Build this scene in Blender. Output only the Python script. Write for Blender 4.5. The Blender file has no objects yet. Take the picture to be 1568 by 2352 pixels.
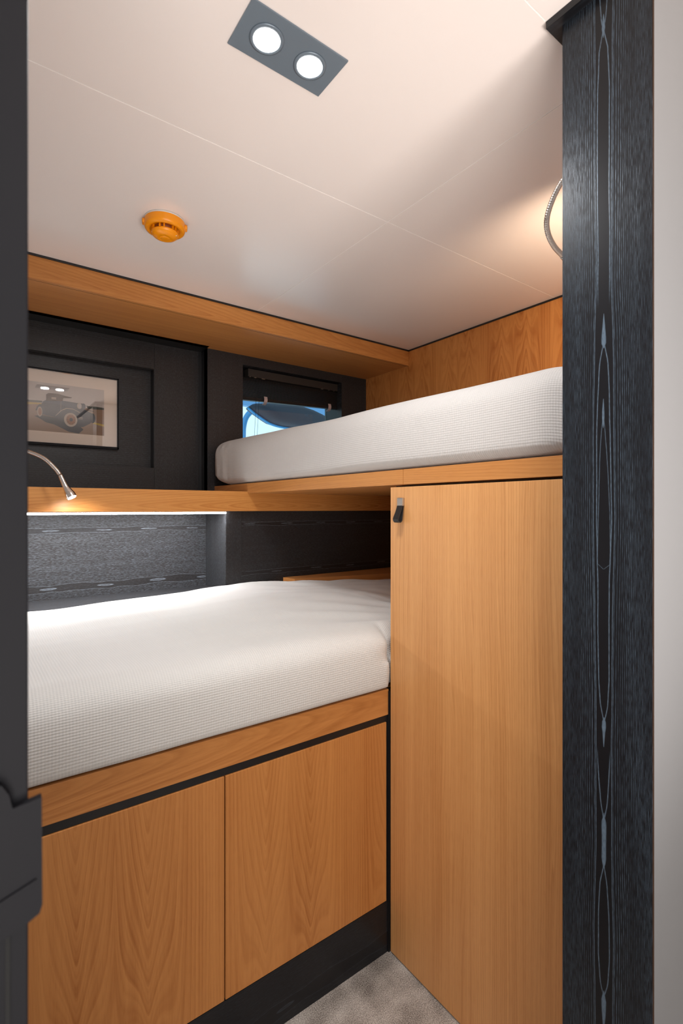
import bpy, bmesh, math, random
from mathutils import Vector, noise
random.seed(4)
EYE = 1.15                       # eye height above the floor; builder coordinates below use z = 0 at eye height

# ------------------------------------------------------------------ camera
sc = bpy.context.scene
col = sc.collection
cd = bpy.data.cameras.new('camera')
cam = bpy.data.objects.new('camera', cd)
col.objects.link(cam)
cam.location = (0, 0, EYE)
cam.rotation_euler = (math.radians(90), 0, -math.radians(36.57))
cd.sensor_width = 36
cd.lens = 1158 / 2352 * 36
cd.shift_y = -8 / 2352
cd.clip_start = 0.01
cd.dof.use_dof = True
cd.dof.focus_distance = 1.6
cd.dof.aperture_fstop = 9
sc.camera = cam

# ------------------------------------------------------------------ world, colour management, large lights
w = bpy.data.worlds.new('world')
sc.world = w
w.use_nodes = True
bg = w.node_tree.nodes['Background']
bg.inputs[0].default_value = (0.76, 0.92, 0.98, 1)
bg.inputs[1].default_value = 1.3
vs = sc.view_settings
vs.view_transform = 'Standard'
vs.look = 'None'
vs.gamma = 1
vs.use_curve_mapping = False
vs.exposure = 0.12

def light(name, kind, loc, power, color=(1, 1, 1), size=0.1, size_y=None, aim=None, spot=None, blend=0.5, spread=None):
    l = bpy.data.lights.new(name, kind)
    l.energy = power
    l.color = color
    o = bpy.data.objects.new(name, l)
    col.objects.link(o)
    o.location = (loc[0], loc[1], loc[2] + EYE)
    if kind == 'AREA':
        l.size = size
        if spread: l.spread = math.radians(spread)
        if size_y:
            l.shape = 'RECTANGLE'
            l.size_y = size_y
        else:
            l.shape = 'DISK'
    else:
        l.shadow_soft_size = size
    if spot:
        l.spot_size = math.radians(spot)
        l.spot_blend = blend
    if aim:
        o.rotation_euler = Vector(aim).to_track_quat('-Z', 'Y').to_euler()
    return o

P_DOWN, P_STRIP, P_CORR = 3.0, 2.2, 6.0
# cabin downlights (the twin fitting seen in the photo and the second one nearer the door)
for lx in (0.398, 0.4825):
    light('downlight_lamp', 'AREA', (lx, 0.744, 0.770), P_DOWN, (0.95, 0.97, 1.0), 0.045, aim=(0, 0, -1))
# added ceiling fill behind the camera; twin pair modelled on a reflection in the glass
for lx in (0.30, 0.385):
    light('corridor_lamp', 'AREA', (lx, -0.65, 0.770), P_CORR / 2, (1.0, 0.96, 0.93), 0.045, aim=(0, 0, -1))
light('corridor_lamp', 'AREA', (1.55, -0.60, 0.765), P_CORR * 0.12, (1.0, 0.98, 0.97), 0.3, 0.3, aim=(0, 0, -1))
# added soft frontal fill behind the camera, no real source there
light('saloon_daylight', 'AREA', (-0.40, -1.20, 0.0), 16.0, (1.0, 0.96, 0.92), 0.9, 1.3, aim=(0.45, 1, 0.0))
# added low upward fill; the first follows the post's shadow edge on the ceiling
light('stairwell_daylight', 'AREA', (0.60, -0.55, -0.55), 3.3, (1.0, 0.93, 0.88), 0.35, 0.35, aim=(0.05, 0.66, 0.78), spread=88)
light('stairwell_daylight', 'AREA', (-0.05, -0.60, -0.60), 4.0, (1.0, 0.93, 0.88), 0.75, 0.60, aim=(0.62, 0.66, 0.90), spread=95)
# LED strip under the shelf
light('strip_lamp', 'AREA', (0.25, 1.835, -0.024), P_STRIP, (0.90, 0.95, 1.0), 1.08, 0.010, aim=(0, 0, -1))

# ------------------------------------------------------------------ materials
def new_mat(name):
    m = bpy.data.materials.new(name)
    m.use_nodes = True
    nt = m.node_tree
    b = nt.nodes['Principled BSDF']
    return m, nt, b

class G:
    """small helper for node maths"""
    def __init__(s, nt):
        s.nt = nt
        s.geo = nt.nodes.new('ShaderNodeNewGeometry')
        sp = nt.nodes.new('ShaderNodeSeparateXYZ')
        nt.links.new(s.geo.outputs['Position'], sp.inputs[0])
        s.X, s.Y, s.Z = sp.outputs[0], sp.outputs[1], sp.outputs[2]
    def m(s, op, a, b=None, c=None, clamp=False):
        n = s.nt.nodes.new('ShaderNodeMath')
        n.operation = op
        n.use_clamp = clamp
        for i, q in enumerate((a, b, c)):
            if q is None: continue
            if isinstance(q, (int, float)): n.inputs[i].default_value = q
            else: s.nt.links.new(q, n.inputs[i])
        return n.outputs[0]
    def vec(s, x, y, z):
        n = s.nt.nodes.new('ShaderNodeCombineXYZ')
        for i, q in enumerate((x, y, z)):
            if isinstance(q, (int, float)): n.inputs[i].default_value = q
            else: s.nt.links.new(q, n.inputs[i])
        return n.outputs[0]
    def noise(s, v, scale=1.0, detail=2.0, rough=0.5):
        n = s.nt.nodes.new('ShaderNodeTexNoise')
        n.inputs['Scale'].default_value = scale
        n.inputs['Detail'].default_value = detail
        n.inputs['Roughness'].default_value = rough
        s.nt.links.new(v, n.inputs['Vector'])
        return n.outputs[0]
    def ramp(s, f, stops):
        n = s.nt.nodes.new('ShaderNodeValToRGB')
        e = n.color_ramp.elements
        while len(e) < len(stops): e.new(0.5)
        for i, (p, c) in enumerate(stops):
            e[i].position = p
            if isinstance(c, (int, float)): c = (c, c, c)
            e[i].color = (*c, 1)
        s.nt.links.new(f, n.inputs[0])
        return n.outputs[0]
    def nt_val(s, c):
        n = s.nt.nodes.new('ShaderNodeSeparateColor')
        s.nt.links.new(c, n.inputs[0])
        return n.outputs[0]
    def mix(s, f, a, b):
        n = s.nt.nodes.new('ShaderNodeMix')
        n.data_type = 'RGBA'
        for i, q in ((0, f), (6, a), (7, b)):
            if isinstance(q, (int, float)): n.inputs[i].default_value = q
            elif isinstance(q, tuple): n.inputs[i].default_value = (*q, 1)
            else: s.nt.links.new(q, n.inputs[i])
        return n.outputs[2]
    def bump(s, h, strength, dist, b):
        n = s.nt.nodes.new('ShaderNodeBump')
        n.inputs['Strength'].default_value = strength
        n.inputs['Distance'].default_value = dist
        s.nt.links.new(h, n.inputs['Height'])
        s.nt.links.new(n.outputs[0], b.inputs['Normal'])

def plain(name, c, rough=0.5, metal=0.0, emit=None, spec=None):
    m, nt, b = new_mat(name)
    b.inputs['Base Color'].default_value = (*c, 1)
    b.inputs['Roughness'].default_value = rough
    b.inputs['Metallic'].default_value = metal
    if spec is not None: b.inputs['Specular IOR Level'].default_value = spec
    if emit:
        b.inputs['Emission Color'].default_value = (*emit[0], 1)
        b.inputs['Emission Strength'].default_value = emit[1]
    return m

HONEY = (0.60, 0.305, 0.115)
HONEY_D = (0.37, 0.150, 0.042)
def honey(name, across, along, style='straight', leaf=0.182, mirror=0.215, centre=0.06, q0=-0.50, k=0.13, freq=150,
          base=HONEY, dark=HONEY_D, amt=0.55, rough=0.36, wob=1.0):
    """oiled larch veneer; across / along are 'X','Y','Z' world axes. 'flame' gives mirrored leaves with tall
    V-shaped growth lines centred at `centre` from each mirror line, opening towards height q0"""
    m, nt, b = new_mat(name)
    g = G(nt)
    p = getattr(g, across); q = getattr(g, along)
    third = getattr(g, [k_ for k_ in 'XYZ' if k_ not in (across, along)][0])
    n_low = g.noise(g.vec(g.m('MULTIPLY', p, 7.0), g.m('MULTIPLY', q, 0.9), third), 1.0, 2)
    n_w = g.noise(g.vec(g.m('MULTIPLY', p, 13.0), g.m('MULTIPLY', q, 4.0), third), 1.0, 3, 0.4)
    if style == 'flame':
        pp = g.m('PINGPONG', g.m('SUBTRACT', p, mirror - leaf * 20), leaf)
        a = g.m('SUBTRACT', pp, centre)
        a = g.m('ADD', a, g.m('MULTIPLY', g.m('SUBTRACT', n_low, 0.5), centre * 0.35 * wob))
        bq = g.m('MULTIPLY', g.m('SUBTRACT', q, q0 + EYE_OFF[along]), k)
        # bell-shaped growth lines: straight at the leaf edges, tall narrow tips along its middle
        wdt = centre * 0.85
        bell = g.m('EXPONENT', g.m('MULTIPLY', g.m('MULTIPLY', a, a), -1.0 / (wdt * wdt)))
        H = g.m('SQRT', g.m('ADD', g.m('MULTIPLY', a, a), (centre * 0.10) ** 2))
        H = g.m('ADD', H, g.m('MULTIPLY', g.m('ABSOLUTE', bq), bell))
        H = g.m('ADD', H, g.m('MULTIPLY', g.m('SUBTRACT', n_w, 0.5), 0.006 * wob))
        ring = g.m('FRACT', g.m('MULTIPLY', H, freq))
    else:
        pp = g.m('ADD', g.m('ADD', p, 10.0), g.m('MULTIPLY', g.m('SUBTRACT', n_low, 0.5), 0.05))
        pp = g.m('ADD', pp, g.m('MULTIPLY', g.m('SUBTRACT', g.noise(g.vec(g.m('MULTIPLY', p, 60.0), g.m('MULTIPLY', q, 0.6), third), 1.0, 2), 0.5), 0.02))
        ring = g.m('FRACT', g.m('MULTIPLY', pp, freq))
    ringm = g.ramp(ring, [(0.0, 0.12), (0.45, 0.35), (0.86, 1.0), (0.97, 0.55), (1.0, 0.12)])
    fine_in = H if style == 'flame' else pp
    ring2 = g.ramp(g.m('FRACT', g.m('MULTIPLY', fine_in, freq * 2.7)), [(0.0, 0.0), (0.35, 0.2), (0.7, 1.0), (1.0, 0.0)])
    ringm = g.m('ADD', g.m('MULTIPLY', ringm, 0.78), g.m('MULTIPLY', ring2, 0.30))
    n_amp = g.noise(g.vec(g.m('MULTIPLY', p, 14.0), g.m('MULTIPLY', q, 1.6), third), 1.0, 2)
    ringm = g.m('MULTIPLY', ringm, g.ramp(n_amp, [(0.3, 0.25), (0.7, 1.0)]))
    pores = g.noise(g.vec(g.m('MULTIPLY', p, 900.0), g.m('MULTIPLY', q, 28.0), g.m('MULTIPLY', third, 50.0)), 1.0, 1)
    pores = g.ramp(pores, [(0.50, 0.0), (0.72, 1.0)])
    broad = g.noise(g.vec(g.m('MULTIPLY', p, 11.0), g.m('MULTIPLY', q, 0.55), third), 1.0, 3)
    broad = g.ramp(broad, [(0.34, 0.0), (0.68, 1.0)])
    stripe = g.ramp(g.noise(g.vec(g.m('MULTIPLY', p, 75.0), g.m('MULTIPLY', q, 0.8), third), 1.0, 4, 0.65), [(0.36, 0.0), (0.66, 1.0)])
    broad = g.m('ADD', g.m('MULTIPLY', broad, 0.55), g.m('MULTIPLY', stripe, 0.75))
    f = g.m('ADD', g.m('MULTIPLY', ringm, amt), g.m('MULTIPLY', pores, 0.16))
    f = g.m('ADD', f, g.m('MULTIPLY', broad, 0.30), clamp=True)
    colr = g.mix(f, base, dark)
    nt.links.new(colr, b.inputs['Base Color'])
    b.inputs['Roughness'].default_value = rough
    b.inputs['Specular IOR Level'].default_value = 0.35
    g.bump(pores, 0.12, 0.0006, b)
    return m

def ebony(name, across, along, style='straight', c=0.0, period=0.2525, qoff=0.0, freq=240, light_c=(0.115, 0.150, 0.195),
          base=(0.0075, 0.0075, 0.0090), rough=0.33, width=0.013, dens=1.0, strong=1.0):
    """black stained brushed wood with limed pores; 'eyes' gives the chain of long ovals along the middle of a board"""
    m, nt, b = new_mat(name)
    g = G(nt)
    p = getattr(g, across); q = getattr(g, along)
    third = getattr(g, [k for k in 'XYZ' if k not in (across, along)][0])
    n_w = g.noise(g.vec(g.m('MULTIPLY', p, 20.0), g.m('MULTIPLY', q, 2.6), third), 1.0, 2)
    wob = g.m('MULTIPLY', g.m('SUBTRACT', n_w, 0.5), 0.008)
    pc = g.m('ADD', g.m('SUBTRACT', p, c), wob)
    if style == 'eyes':
        # a brown heart stripe between two wavering pale lines, with small pale islands in it
        sway = g.noise(g.vec(0.0, g.m('MULTIPLY', q, 9.0), qoff), 1.0, 2)
        sway2 = g.noise(g.vec(4.0, g.m('MULTIPLY', q, 4.0), qoff), 1.0, 1)
        wd = g.m('MULTIPLY', g.m('ADD', g.m('MULTIPLY', sway, 1.3), 0.30), width)
        pe = g.m('ADD', pc, g.m('MULTIPLY', g.m('SUBTRACT', sway2, 0.5), width * 1.1))
        ap = g.m('ABSOLUTE', pe)
        x = g.m('SUBTRACT', ap, wd)
        grain = g.ramp(g.noise(g.vec(g.m('MULTIPLY', p, 700.0), g.m('MULTIPLY', q, 90.0), third), 1.0, 2), [(0.32, 0.25), (0.6, 1.0)])
        first = g.m('MULTIPLY', g.ramp(g.m('MULTIPLY', g.m('ABSOLUTE', x), 900.0), [(0.0, 1.0), (0.35, 0.7), (0.8, 0.0)]), grain)
        cell = g.m('FRACT', g.m('ADD', g.m('DIVIDE', q, period), qoff * 3.1))
        sizes = g.noise(g.vec(1.0, g.m('MULTIPLY', q, 1.7 / period), qoff), 1.0, 0)
        ex = g.m('MULTIPLY', g.m('SUBTRACT', cell, 0.5), period / 0.027)
        ey = g.m('DIVIDE', pe, width * 0.28)
        E_ = g.m('SQRT', g.m('ADD', g.m('MULTIPLY', ex, ex), g.m('MULTIPLY', ey, ey)))
        E_ = g.m('DIVIDE', E_, g.m('ADD', g.m('MULTIPLY', sizes, 1.4), 0.3))
        isl = g.ramp(g.m('MULTIPLY', E_, 0.5), [(0.0, 0.35), (0.28, 0.55), (0.40, 1.0), (0.47, 0.9), (0.54, 0.0)])
        first = g.m('MAXIMUM', first, g.m('MULTIPLY', isl, grain))
        outside = g.m('MAXIMUM', g.m('GREATER_THAN', x, 0.0014), 0.30)
        fr = g.m('FRACT', g.m('MULTIPLY', x, freq))
    else:
        outside = 1.0
        first = 0.0
        fr = g.m('FRACT', g.m('MULTIPLY', pc, freq))
    line = g.ramp(fr, [(0.0, 0.0), (0.36, 0.10), (0.5, 1.0), (0.64, 0.10), (1.0, 0.0)])
    dash = g.noise(g.vec(g.m('MULTIPLY', p, 1400.0), g.m('MULTIPLY', q, 110.0), g.m('MULTIPLY', third, 30.0)), 1.0, 2)
    dash = g.ramp(dash, [(0.42, 0.12), (0.66, 1.0)])
    zone = g.noise(g.vec(g.m('MULTIPLY', p, 60.0), g.m('MULTIPLY', q, 2.2), third), 1.0, 2)
    zone = g.ramp(zone, [(0.30, 0.22), (0.68, 1.0)])
    f = g.m('MULTIPLY', g.m('MULTIPLY', line, dash), zone)
    f = g.m('MULTIPLY', g.m('MULTIPLY', f, outside), 0.62 * dens)
    f = g.m('ADD', f, g.m('MULTIPLY', first, strong), clamp=True)
    speck = g.m('MULTIPLY', g.ramp(dash, [(0.30, 0.0), (1.0, 1.0)]), 0.20 * dens)
    f = g.m('MAXIMUM', f, g.m('MULTIPLY', speck, outside))
    nt.links.new(g.mix(f, base, light_c), b.inputs['Base Color'])
    b.inputs['Roughness'].default_value = rough
    b.inputs['Specular IOR Level'].default_value = 0.35
    g.bump(f, 0.35, 0.0006, b)
    return m

def waffle(name, a_axis, b_axes, colr=(0.80, 0.765, 0.735)):
    m, nt, b = new_mat(name)
    g = G(nt)
    a = getattr(g, a_axis)
    bb = g.m('ADD', getattr(g, b_axes[0]), getattr(g, b_axes[1]))
    k = 2 * math.pi / 0.0052
    sa = g.m('SINE', g.m('MULTIPLY', a, k)); sb = g.m('SINE', g.m('MULTIPLY', bb, k))
    h = g.m('ADD', g.m('MULTIPLY', sa, 0.5), g.m('MULTIPLY', sb, 0.5))
    hm = g.m('ADD', g.m('MULTIPLY', h, 0.5), 0.5)
    nt.links.new(g.mix(hm, tuple(q * 0.88 for q in colr), colr), b.inputs['Base Color'])
    b.inputs['Roughness'].default_value = 0.85
    b.inputs['Specular IOR Level'].default_value = 0.2
    b.inputs['Sheen Weight'].default_value = 0.2
    g.bump(h, 0.5, 0.0007, b)
    return m

def carpet_mat():
    m, nt, b = new_mat('carpet')
    g = G(nt)
    fine = g.noise(g.geo.outputs['Position'], 420, 3, 0.7)
    mid = g.noise(g.geo.outputs['Position'], 9, 3)
    f = g.m('ADD', g.m('MULTIPLY', fine, 0.8), g.m('MULTIPLY', mid, 0.55))
    c = g.ramp(f, [(0.50, (0.13, 0.112, 0.098)), (0.66, (0.46, 0.42, 0.375)), (0.82, (0.88, 0.83, 0.77))])
    nt.links.new(c, b.inputs['Base Color'])
    b.inputs['Roughness'].default_value = 1.0
    b.inputs['Specular IOR Level'].default_value = 0.05
    g.bump(fine, 0.9, 0.004, b)
    return m

def painted(name, c, rough):
    m, nt, b = new_mat(name)
    g = G(nt)
    n = g.noise(g.geo.outputs['Position'], 3.0, 2)
    nt.links.new(g.mix(n, tuple(q * 0.985 for q in c), c), b.inputs['Base Color'])
    b.inputs['Roughness'].default_value = rough
    return m

EYE_OFF = {'X': 0.0, 'Y': 0.0, 'Z': EYE}
M = {}
M['ceiling'] = painted('ceiling_lacquer', (0.88, 0.80, 0.755), 0.24)
M['seam'] = plain('seam_filler', (0.92, 0.88, 0.84), 0.5)
M['white'] = painted('white_wall', (0.56, 0.56, 0.57), 0.5)
M['white_front'] = painted('pale_grey_wall', (0.27, 0.27, 0.275), 0.5)
M['carpet'] = carpet_mat()
M['black'] = plain('black_stain', (0.009, 0.009, 0.010), 0.42)
M['edge'] = plain('brown_edge', (0.07, 0.035, 0.02), 0.6)
M['gap'] = plain('shadow_gap', (0.004, 0.004, 0.004), 0.8)
M['closet'] = honey('larch_closet', 'Y', 'Z', 'straight', freq=170, amt=0.50, base=(0.80, 0.415, 0.160), dark=(0.47, 0.180, 0.048))
M['wallwood'] = honey('larch_wall', 'Y', 'Z', 'flame', leaf=0.1395, mirror=1.2055, centre=0.056, q0=0.0, k=0.085, freq=170, amt=0.75, base=(0.68, 0.300, 0.085), dark=(0.38, 0.120, 0.025))
M['doorwood'] = honey('larch_doors', 'X', 'Z', 'flame', leaf=0.182, mirror=0.215, centre=0.060, q0=-0.44, k=0.115, freq=150, amt=0.62, base=(0.62, 0.270, 0.080), dark=(0.37, 0.125, 0.028))
M['rail'] = honey('larch_rail', 'Z', 'X', 'flame', leaf=0.30, mirror=0.60, centre=0.10, q0=2.6, k=0.06, freq=170, amt=0.6, base=(0.62, 0.270, 0.080), dark=(0.34, 0.115, 0.026))
M['shelf'] = honey('larch_shelf', 'Z', 'X', 'flame', leaf=0.40, mirror=EYE - 0.09, centre=0.10, q0=0.95, k=0.06, freq=150, amt=0.7, base=(0.66, 0.305, 0.085), dark=(0.40, 0.130, 0.025))
M['beam'] = honey('larch_beam', 'Z', 'X', 'flame', leaf=0.40, mirror=EYE + 0.62, centre=0.10, q0=-0.6, k=0.05, freq=170, amt=0.6, base=(0.64, 0.285, 0.080), dark=(0.36, 0.115, 0.024))
M['beam_under'] = honey('larch_beam_under', 'Y', 'X', 'flame', leaf=0.40, mirror=1.85, centre=0.12, q0=0.2, k=0.05, freq=110, amt=0.40, base=(0.66, 0.300, 0.090), dark=(0.40, 0.135, 0.032))
M['bunk'] = honey('larch_bunk', 'Z', 'Y', 'flame', leaf=0.4, mirror=EYE - 0.02, centre=0.06, q0=1.0, k=0.05, freq=190, amt=0.55, base=(0.66, 0.300, 0.090), dark=(0.40, 0.135, 0.032))
M['bunk_under'] = honey('larch_bunk_under', 'X', 'Y', 'straight', freq=60, amt=0.3, base=(0.64, 0.285, 0.080), dark=(0.38, 0.125, 0.028))
def post_mat():
    """brushed black board whose middle growth lines open and close in long ovals"""
    m, nt, b = new_mat('ebony_post')
    g = G(nt)
    def prof(stops, scale):
        # stops: (height relative to the eye, half width in mm)
        lo, hi = -1.2, 0.8
        st = sorted(stops)
        f = g.m('DIVIDE', g.m('SUBTRACT', g.Z, lo + EYE), hi - lo)
        r = g.ramp(f, [((z - lo) / (hi - lo), v / scale) for z, v in st])
        return g.m('MULTIPLY', g.nt_val(r), scale * 0.001)
    zz = lambda v: (1168 - v) * 0.000646
    wob = g.noise(g.vec(g.m('MULTIPLY', g.Y, 25.0), g.m('MULTIPLY', g.Z, 6.0), g.X), 1.0, 3)
    wob = g.m('MULTIPLY', g.m('SUBTRACT', wob, 0.5), 0.0045)
    pc = g.m('ADD', g.m('SUBTRACT', g.Y, 0.3700), wob)
    ap = g.m('ABSOLUTE', pc)
    h1 = prof([(zz(v), w_) for v, w_ in ((0, 13), (400, 12), (640, 11), (760, 13.5), (1000, 15), (1200, 15.5), (1400, 13), (1700, 11.5), (1950, 11.5), (2150, 14), (2290, 13), (2900, 12))], 20)
    h2 = prof([(zz(v), w_) for v, w_ in ((-200, 8), (44, 3), (66, 0), (67, 0.5), (110, 6), (200, 8.5), (640, 8.8), (728, 8.5), (728.4, 0), (782, 0), (830, 6), (900, 8), (1000, 10), (1200, 11.0), (1330, 8.5), (1560, 7.8), (1620, 5.5), (1662, 0), (1713.6, 0), (1714, 10), (1790, 7.5), (1850, 4.5), (1888, 0), (1988, 0), (2030, 5), (2100, 7.5), (2200, 8), (2260, 5.5), (2292, 0), (2352, 0))], 20)
    hb = prof([(zz(v), w_) for v, w_ in ((26, 0), (50, 2.2), (70, 3.2), (78, 0), (715, 0), (745, 2.0), (775, 4.0), (792, 4.0), (800, 0), (910, 0), (945, 1.8), (965, 2.0), (985, 0), (1648, 0), (1664, 4.5), (1680, 2.5), (1722, 0), (1872, 0), (1890, 4.2), (1935, 3.6), (1980, 3.8), (1996, 0), (2280, 0), (2296, 4.0), (2330, 3.2), (2380, 0))], 20)
    h3 = prof([(zz(v), w_) for v, w_ in ((955, 0), (958, 0.3), (985, 2.5), (1040, 5.0), (1110, 7.0), (1200, 8.6), (1260, 9.2), (1300, 8.8), (1300.4, 0))], 20)
    grain = g.noise(g.vec(g.m('MULTIPLY', g.Y, 1500.0), g.m('MULTIPLY', g.Z, 150.0), 0.0), 1.0, 2)
    rough_edge = g.ramp(grain, [(0.32, 0.35), (0.60, 1.0)])
    def line(h, wd):
        d = g.m('ABSOLUTE', g.m('SUBTRACT', ap, h))
        l_ = g.m('MULTIPLY', g.ramp(g.m('DIVIDE', d, wd), [(0.0, 1.0), (0.5, 0.75), (1.0, 0.0)]), rough_edge)
        return g.m('MULTIPLY', l_, g.m('GREATER_THAN', h, 0.0004))
    f = g.m('MULTIPLY', line(h1, 0.00075), 0.75)
    vis = g.nt_val(g.ramp(g.m('DIVIDE', g.m('SUBTRACT', g.Z, -1.2 + EYE), 2.0), [((zz(v) + 1.2) / 2.0, a_) for v, a_ in sorted(((2352, 1), (1765, 1), (1722, 0), (1690, 0), (1664, 1), (830, 1), (792, 1), (775, 0), (700, 0), (640, 1), (0, 1)), reverse=True)]))
    f = g.m('MAXIMUM', f, g.m('MULTIPLY', line(h2, 0.0009), vis))
    f = g.m('MAXIMUM', f, g.m('MULTIPLY', line(h3, 0.0007), 0.7))
    blob = g.ramp(g.m('DIVIDE', ap, g.m('ADD', hb, 0.00001)), [(0.0, 1.0), (0.7, 0.85), (1.0, 0.0)])
    blob = g.m('MULTIPLY', blob, g.m('GREATER_THAN', hb, 0.0003))
    f = g.m('MAXIMUM', f, g.m('MULTIPLY', blob, g.ramp(grain, [(0.3, 0.55), (0.6, 0.95)])))
    x = g.m('SUBTRACT', ap, h1)
    fr = g.m('FRACT', g.m('ADD', g.m('MULTIPLY', x, 250.0), g.m('MULTIPLY', g.m('MULTIPLY', x, x), 3300.0)))
    ln = g.ramp(fr, [(0.0, 0.0), (0.30, 0.06), (0.5, 1.0), (0.70, 0.06), (1.0, 0.0)])
    dash = g.noise(g.vec(g.m('MULTIPLY', g.Y, 900.0), g.m('MULTIPLY', g.Z, 60.0), 3.0), 1.0, 3)
    dash = g.ramp(dash, [(0.36, 0.10), (0.62, 1.0)])
    zone = g.ramp(g.noise(g.vec(g.m('MULTIPLY', g.Y, 50.0), g.m('MULTIPLY', g.Z, 2.0), 1.0), 1.0, 2), [(0.30, 0.35), (0.68, 1.0)])
    o_ = g.m('MULTIPLY', g.m('MULTIPLY', ln, dash), g.m('MULTIPLY', zone, 0.9))
    o_ = g.m('MULTIPLY', o_, g.m('GREATER_THAN', x, 0.001))
    f = g.m('MAXIMUM', f, o_, clamp=True)
    nt.links.new(g.mix(f, (0.0072, 0.0072, 0.0088), (0.120, 0.170, 0.225)), b.inputs['Base Color'])
    b.inputs['Roughness'].default_value = 0.33
    b.inputs['Specular IOR Level'].default_value = 0.24
    g.bump(f, 0.25, 0.0005, b)
    return m
M['post'] = post_mat()
M['eb_v'] = ebony('ebony_vertical', 'X', 'Z', 'straight', freq=210, dens=0.55, base=(0.0205, 0.0178, 0.0172), light_c=(0.24, 0.275, 0.32))
M['eb_h'] = ebony('ebony_horizontal', 'Z', 'X', 'straight', freq=120, dens=0.45, base=(0.0205, 0.0178, 0.0172), light_c=(0.24, 0.275, 0.32))
M['eb_low'] = ebony('ebony_low_panel', 'Z', 'X', 'eyes', c=EYE - 0.0495 - 0.012, period=0.17, qoff=0.05, width=0.007, freq=210, dens=0.5, strong=0.55, base=(0.0205, 0.0178, 0.0172), light_c=(0.24, 0.275, 0.32))
M['eb_low2'] = ebony('ebony_low_panel_foot', 'Z', 'X', 'eyes', c=EYE - 0.258, period=0.19, qoff=0.02, width=0.009, freq=210, dens=0.5, strong=0.5, base=(0.0205, 0.0178, 0.0172), light_c=(0.24, 0.275, 0.32))
M['eb_niche'] = ebony('ebony_niche', 'Z', 'X', 'eyes', c=EYE - 0.080, period=0.17, qoff=0.03, width=0.009, freq=330, dens=1.7, strong=0.85, base=(0.0205, 0.0178, 0.0172), light_c=(0.24, 0.275, 0.32), rough=0.42)  # niche copies of the same wood: denser pale grain paints in the strip's glow
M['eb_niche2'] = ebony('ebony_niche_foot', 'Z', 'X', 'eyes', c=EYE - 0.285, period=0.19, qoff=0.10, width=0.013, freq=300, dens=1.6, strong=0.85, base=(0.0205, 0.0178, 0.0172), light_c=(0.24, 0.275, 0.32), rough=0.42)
M['eb_side'] = ebony('ebony_niche_side', 'Y', 'Z', 'straight', freq=200, dens=1.3, base=(0.0205, 0.0178, 0.0172), light_c=(0.24, 0.275, 0.32), rough=0.42)
M['eb_floor'] = ebony('ebony_niche_floor', 'Y', 'X', 'straight', freq=200, dens=1.4, base=(0.0205, 0.0178, 0.0172), light_c=(0.24, 0.275, 0.32), rough=0.42)
M['eb_plinth'] = ebony('ebony_plinth', 'Z', 'X', 'eyes', c=EYE - 1.115, period=0.55, qoff=0.15, width=0.016, freq=150, dens=0.3, strong=0.25)
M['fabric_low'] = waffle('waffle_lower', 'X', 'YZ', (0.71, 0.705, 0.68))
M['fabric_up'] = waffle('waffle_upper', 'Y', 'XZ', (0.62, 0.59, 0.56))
M['chrome'] = plain('brushed_steel', (0.72, 0.66, 0.60), 0.22, 1.0)
M['nickel'] = plain('brushed_nickel', (0.50, 0.46, 0.41), 0.45, 1.0)
M['leather'] = plain('black_leather', (0.018, 0.017, 0.017), 0.42)
M['orange'] = plain('orange_plastic', (0.90, 0.30, 0.001), 0.30)
M['orange_dark'] = plain('orange_vent', (0.22, 0.045, 0.001), 0.5)
M['whiteplastic'] = plain('white_plastic', (0.72, 0.68, 0.64), 0.4)
M['lampglow'] = plain('lit_lens', (1, 1, 1), 0.3, emit=((1.0, 0.99, 0.97), 14))
M['stripglow'] = plain('lit_strip', (1, 1, 1), 0.3, emit=((0.93, 0.96, 1.0), 40.0))
M['fixture'] = plain('fixture_grey', (0.16, 0.20, 0.24), 0.32, 0.2)
M['plasticblack'] = plain('matt_black_metal', (0.0075, 0.0075, 0.010), 0.55, spec=0.18)
M['clear'] = plain('smoky_acrylic', (0.55, 0.42, 0.40), 0.12)
M['blind'] = plain('blind_slats', (0.010, 0.009, 0.009), 0.5)
M['headrail'] = plain('blind_headrail', (0.026, 0.021, 0.018), 0.55)
M['cord'] = plain('blind_cord', (0.01, 0.02, 0.03), 0.6)
M['windowblue'] = plain('tinted_blue_frame', (0.03, 0.30, 0.62), 0.3)
M['hullgrey'] = plain('hull_grey', (0.016, 0.018, 0.032), 0.6)
M['hullblue'] = plain('pale_blue_hull', (0.16, 0.34, 0.60), 0.4)
M['mat'] = plain('passepartout', (0.92, 0.74, 0.60), 0.6)

def glass_mat(name, tint=(1, 1, 1), refl=0.10):
    m = bpy.data.materials.new(name); m.use_nodes = True
    nt = m.node_tree
    for n in list(nt.nodes):
        if n.type == 'BSDF_PRINCIPLED': nt.nodes.remove(n)
    out = [n for n in nt.nodes if n.type == 'OUTPUT_MATERIAL'][0]
    tr = nt.nodes.new('ShaderNodeBsdfTransparent'); tr.inputs[0].default_value = (*tint, 1)
    gl = nt.nodes.new('ShaderNodeBsdfGlossy'); gl.inputs['Roughness'].default_value = 0.01
    mx = nt.nodes.new('ShaderNodeMixShader')
    lw = nt.nodes.new('ShaderNodeFresnel'); lw.inputs[0].default_value = 1.5
    ad = nt.nodes.new('ShaderNodeMath'); ad.operation = 'ADD'; ad.inputs[1].default_value = refl
    nt.links.new(lw.outputs[0], ad.inputs[0])
    nt.links.new(ad.outputs[0], mx.inputs[0]); nt.links.new(tr.outputs[0], mx.inputs[1]); nt.links.new(gl.outputs[0], mx.inputs[2])
    nt.links.new(mx.outputs[0], out.inputs[0])
    return m
M['glass'] = glass_mat('picture_glass', refl=0.07)
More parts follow.
